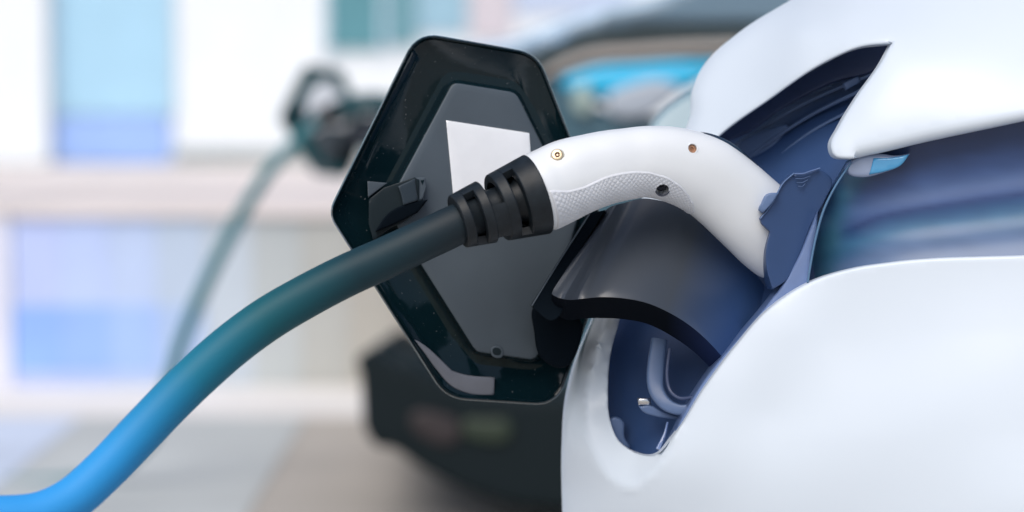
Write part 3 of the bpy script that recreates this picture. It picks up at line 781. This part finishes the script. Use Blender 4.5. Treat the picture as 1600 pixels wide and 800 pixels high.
# screw wells
h1, n1 = probe(HANDLE, 1082, 232); h2, n2 = probe(HANDLE, 1035, 296); h0, n0 = probe(HANDLE, 871, 243)
view = -FWD
def well(h, n, r, dep): return cyl(h, (n * .5 + view * .5), r, -dep, .004, 28)
boolean(HANDLE, [well(h1, n1, .0032, .005), well(h2, n2, .0046, .012)])
boolean(GRIP, [well(h2, n2, .0046, .012)])
for p, nn, r in ((h1, n1, .0032), (h2, n2, .0046)):
    ax = (nn * .5 + view * .5).normalized()
    vv, ff = lathe(p, ax, [(-.010, r), (.0001, r), (.0003, r + .0002), (.0003, r + .0007), (-.0006, r + .0008), (-.010, r + .0009)], 30)
    ff = ff[:-2]
    obj('screw_well', vv, ff, M['handle'] if r < .004 else M['hole'], HANDLE, smooth=40)
ax1 = (n1 * .5 + view * .5).normalized(); ax2 = (n2 * .5 + view * .5).normalized(); 
vv, ff = lathe(h1, ax1, [(-.006, .0031), (-.0022, .0031), (-.0018, .0027), (-.0018, .0013), (-.0030, .0011), (-.0030, .0005), (-.0020, .0004)], 24)
obj('screw', vv, ff, M['copper'], HANDLE)
vv, ff = lathe(h2, ax2, [(-.012, .0042), (-.0085, .0042), (-.0080, .0036), (-.0080, .0016), (-.010, .0014)], 24)
obj('screw', vv, ff, M['hole'], HANDLE)
ax0 = (n0 * .5 + view * .5).normalized()
vv, ff = lathe(h0, ax0, [(-.002, .0050), (.0002, .0050), (.0004, .0046)], 30)
obj('screw_seat', vv, ff, mat('off_white_seat', (.50, .48, .42), .5), HANDLE)
vv, ff = lathe(h0, ax0, [(-.001, .0041), (.0010, .0041), (.0017, .0036), (.0019, .0029), (.0019, .0021), (.0006, .0019), (.0005, .0008), (.0015, .0006)], 30)
obj('screw', vv, ff, M['brass'], HANDLE)
vv, ff = cyl(h0, ax0, .0019, .0003, .00075, 6)
obj('screw_socket', vv, ff, mat('dark_red_socket', (.10, .03, .03), .6), HANDLE)
# dark release lever lying on the handle's back
i_of = lambda x: int(np.argmin(np.abs(Rh[:, 0] - x)))
V = []; st = list(range(i_of(1076), i_of(1140) + 1))
for k, i in enumerate(st):
    c, t, n, b = FrH[i]; r = Rh[i]; q = k / (len(st) - 1)
    up = (math.sin(math.pi * min(1, q * 1.15 + .02)) ** .7 * 3.6 + .2) * kS if q < .87 else .3 * kS
    hw = 15 * kS
    for (xx, yy) in ((-1, -4), (-1, 0), (-.8, .85), (0, 1), (.8, .85), (1, 0), (1, -4)):
        V.append(c + n * (r[3] * kS + (up * yy if yy > 0 else yy * kS)) - b * (xx * hw))
obj('release_lever', V, grid_faces(len(st), 7), mat('navy_lever_plastic', (.012, .03, .06), .25, coat=.4), HANDLE, smooth=50)

# strain relief boot
A0 = Wm(719, 345, -20); A1 = Wm(839, 303.5, -5.5)
ax = (A1 - A0).normalized(); LB = (A1 - A0).length
bb = (FWD - ax * FWD.dot(ax)).normalized(); nn_ = bb.cross(ax)
if nn_.dot(UPV) < 0: nn_ = -nn_
def brad(s): return (43 + (65 - 43) * s) * kS
def bpt(s, th, r): return A0 + ax * (LB * s) + nn_ * (r * math.sin(th)) - bb * (r * math.cos(th))
# core
V = []; prof = [(-.03, 32), (.0, 35), (.05, 34), (.1, 30), (.5, 32), (.72, 33), (.80, 40), (.97, 56)]
for s, r in prof:
    for j in range(48): V.append(bpt(s, 2 * math.pi * j / 48, r * kS))
BOOT = obj('strain_relief', V, grid_faces(len(prof), 48), M['boot'], CON, smooth=40)
def arc(name, s0, s1, t0, t1, thick=13, full=False, bev=.0009, par=None):
    n = 72 if full else max(6, int(abs(t1 - t0) / (2 * math.pi) * 72))
    V = []; Fc = []
    m = n if full else n + 1
    for j in range(m):
        th = rad(t0) + (rad(t1) - rad(t0)) * j / n
        for s, dd in ((s0, 0), (s1, 0), (s1, thick), (s0, thick)):
            V.append(bpt(s, th, brad(s) - dd * kS))
    for j in range(n):
        a = j * 4; b2 = ((j + 1) % m) * 4
        for e in range(4): Fc.append((a + e, a + (e + 1) % 4, b2 + (e + 1) % 4, b2 + e))
    if not full: Fc.append((0, 1, 2, 3)); Fc.append(tuple((m - 1) * 4 + e for e in range(4)))
    return obj(name, V, Fc, M['boot'], par or BOOT, smooth=30, bevel=bev)
arc('boot_ring', -.03, .085, 0, 360, full=True)
arc('boot_ring', .215, .335, 0, 360, full=True)
arc('boot_ring', .485, .62, 0, 360, full=True)
arc('boot_ring', .745, 1.0, 0, 360, full=True, thick=18)
# bridges between the rings; angle 0 faces the viewer, +90 is up
arc('boot_bridge', .08, .22, 52, 118); arc('boot_bridge', .08, .22, 200, 280)
arc('boot_bridge', .33, .49, -62, 4); arc('boot_bridge', .33, .49, 140, 205)
arc('boot_bridge', .615, .75, 56, 120); arc('boot_bridge', .615, .75, 200, 290)

# cable
CR = [(727, 343, -19, 29, 29), (715, 350, -20, 31.5, 31.5), (660, 376, -22, 32, 32), (600, 404, -24, 32.5, 32.5), (540, 431, -26, 33, 33), (480, 462, -30, 33.5, 33.5), (420, 497, -36, 34, 34), (365, 537, -44, 34, 34),
      (312, 583, -54, 34, 34), (262, 632, -66, 33.5, 33.5), (212, 684, -78, 33, 33), (160, 738, -90, 32.5, 32.5), (112, 780, -100, 32.5, 32.5), (60, 804, -110, 33, 33), (-10, 811, -120, 34, 34), (-120, 815, -130, 37, 37), (-300, 830, -120, 37, 37), (-520, 900, -60, 37, 37), (-700, 1080, 0, 37, 37)]
CABLE = tube('cable', CR, M['cable'], CON, n=240, seg=40, smooth=60)
at = CABLE.data.attributes.new('along', 'FLOAT', 'POINT')
nv = len(CABLE.data.vertices)
rc = catmull(CR, 240); xs = np.repeat(rc[:, 0], 40)
at.data.foreach_set('value', np.clip((700 - xs) / 640.0, 0, 1).astype('f'))

# ------------------------------------------------------------------ the second car, charging further back
D2 = 5.5
delta = W(500, 187, D2) - W(738, 345, S0)
CAR2 = thing('parked_car', 'blurred pale blue car behind, its cyan headlamp and dark bumper showing beside the lid', 'car', W(1100, 700, D2))
CAR2.location.z = 0
def copy_under(o, newroot, oldroot_loc, d):
    """copy a part tree under another root at an offset"""
    c = copy_tree(o, newroot); c.location = oldroot_loc + d - newroot.location
    return c
LID2 = copy_under(LID, CAR2, CAR.location, delta)
CON2 = copy_tree(CON, None, delta)
CON2['label'] = 'blurred second charging plug plugged into the pale blue car behind'
CON2['category'] = 'charging plug'
for ch in list(CON2.children):
    if ch.name.startswith('cable'): bpy.data.objects.remove(ch)
dk = mat('dark_slate_plug_plastic', (.016, .07, .085), .5, spec=.3)
lt = mat('pale_lid_lining', (.80, .84, .90), .6)
def recolour(o, m):
    o.data = o.data.copy(); o.data.materials[0] = m
for ch in list(CON2.children) :
    if ch.name.startswith('handle'):
        recolour(ch, dk)
        for g in list(ch.children): bpy.data.objects.remove(g)
recolour(LID2, mat('dark_teal_lid', (.008, .085, .10), .3, spec=.3))
for ch in list(LID2.children):
    if ch.name.startswith('sticker'): bpy.data.objects.remove(ch)
_o = panel('sticker', [(640, 300), (668, 215), (712, 152), (800, 160), (850, 240), (884, 330), (860, 372), (760, 372), (690, 400), (650, 372)], lambda p: lid_mm(p[:, 0]) + .9, lt, LID, r=.8, thick=.8, grid=20)
_o.parent = LID2
c2 = tube('cable', [(494, 187, -20, 9, 9), (478, 203, -40, 9.5, 9.5), (456, 228, -50, 10, 10), (420, 268, -100, 10, 10), (392, 310, -100, 10, 10), (362, 362, -90, 10.5, 10.5), (330, 425, -80, 10.5, 10.5), (303, 485, -60, 11, 11), (280, 545, -40, 11, 11), (262, 610, -20, 11, 11), (230, 690, 0, 11, 11), (150, 745, 60, 11, 11), (20, 757, 100, 11, 11), (-160, 757, 200, 11, 11)],
      mat('faded_teal_cable', (.05, .19, .22), .5, spec=.3), CON2, n=120, seg=16, base=D2, smooth=60)
def p2(name, pts, dfun, m, r=8, thick=60, grid=18, par=None):
    return panel(name, pts, dfun, m, par or CAR2, r=r, thick=thick, grid=grid, step=8, base=D2)
B0 = D2
p2('bonnet', [(640, 140), (672, 110), (740, 100), (830, 84), (905, 52), (1010, 40), (1180, 40), (1400, 38), (1400, -150), (1180, -75), (1060, -20), (960, 6), (880, 30), (800, 60), (700, 84)], lambda p: 60 + (400 - (p[:, 1])) * .6 * (p[:, 1] < 60) * .3, mat('c2_bonnet_paint', (.40, .56, .72), .3, coat=.8), r=14, thick=900)
p2('windscreen_base', [(940, 34), (1010, 8), (1100, -30), (1400, -110), (1400, 30), (1180, 36), (1010, 36)], lambda p: 30 + 0 * p[:, 0], mat('c2_blue_grey_glass', (.13, .21, .28), .3, coat=.4), r=10, thick=60)
p2('bonnet_shut_line', [(815, 112), (850, 84), (905, 60), (1000, 48), (1180, 44), (1400, 44), (1400, 66), (1180, 66), (1000, 68), (910, 78), (860, 100)], lambda p: 50 + 0 * p[:, 0], mat('c2_dark_gap', (.05, .08, .09), .5), r=4, thick=400)
p2('nose_trim', [(836, 130), (866, 102), (912, 82), (1000, 72), (1180, 64), (1400, 64), (1400, 84), (1180, 80), (1000, 90), (910, 100), (856, 122)], lambda p: 20 + 0 * p[:, 0], M['c2beige'], r=6, thick=400)
p2('headlamp', [(872, 128), (905, 108), (1000, 96), (1090, 94), (1130, 100), (1100, 124), (1050, 146), (980, 152), (920, 150), (886, 142)], lambda p: 30 + 0 * p[:, 0], M['c2cyan'], r=14, thick=200)
p2('headlamp_reflector', [(950, 150), (985, 132), (1040, 125), (1062, 136), (1040, 165), (990, 186), (955, 180)], lambda p: 10 + 0 * p[:, 0], mat('c2_reflector', (.40, .45, .52), .3), r=9, thick=60)
p2('headlamp_reflector', [(898, 140), (915, 128), (925, 150), (918, 182), (902, 176)], lambda p: 12 + 0 * p[:, 0], mat('c2_reflector_green', (.35, .45, .42), .3), r=6, thick=60)
p2('front_bumper', [(640, 170), (700, 130), (800, 110), (870, 120), (930, 165), (1100, 180), (1400, 120), (1400, 640), (1000, 640), (760, 620), (700, 560), (690, 480), (680, 400), (660, 300)], lambda p: 40 + 0 * p[:, 0], mat('c2_bumper_blue_grey', (.045, .11, .15), .45), r=26, thick=1500, grid=24)
p2('lower_bumper', [(560, 556), (580, 548), (604, 562), (640, 572), (720, 604), (1000, 620), (1400, 640), (1400, 815), (1000, 812), (880, 798), (790, 786), (720, 762), (652, 726), (612, 700), (588, 696), (572, 674), (566, 630), (564, 590)], lambda p: -550 + 0 * p[:, 0], M['c2dark'], r=12, thick=1500, grid=24)
p2('fog_lamp', [(722, 660), (760, 654), (800, 662), (796, 684), (752, 690), (726, 680)], lambda p: -562 + 0 * p[:, 0], mat('c2_olive', (.018, .032, .018), .5), r=6, thick=30)
p2('lower_grille', [(640, 650), (690, 646), (720, 664), (716, 690), (670, 690)], lambda p: -560 + 0 * p[:, 0], mat('c2_brown', (.022, .016, .018), .6), r=6, thick=30)
# rounded far corner of the car's nose
WG = panel('front_wing', [(1018, 198), (1030, 178), (1062, 152), (1100, 132), (1260, 60), (1260, 300), (1060, 320), (1016, 240)], lambda p: 700 - (p[:, 1]) * .3, mat('pale_teal_paint', (.22, .34, .40), .35, coat=.6), CAR, r=14, thick=60, grid=14)
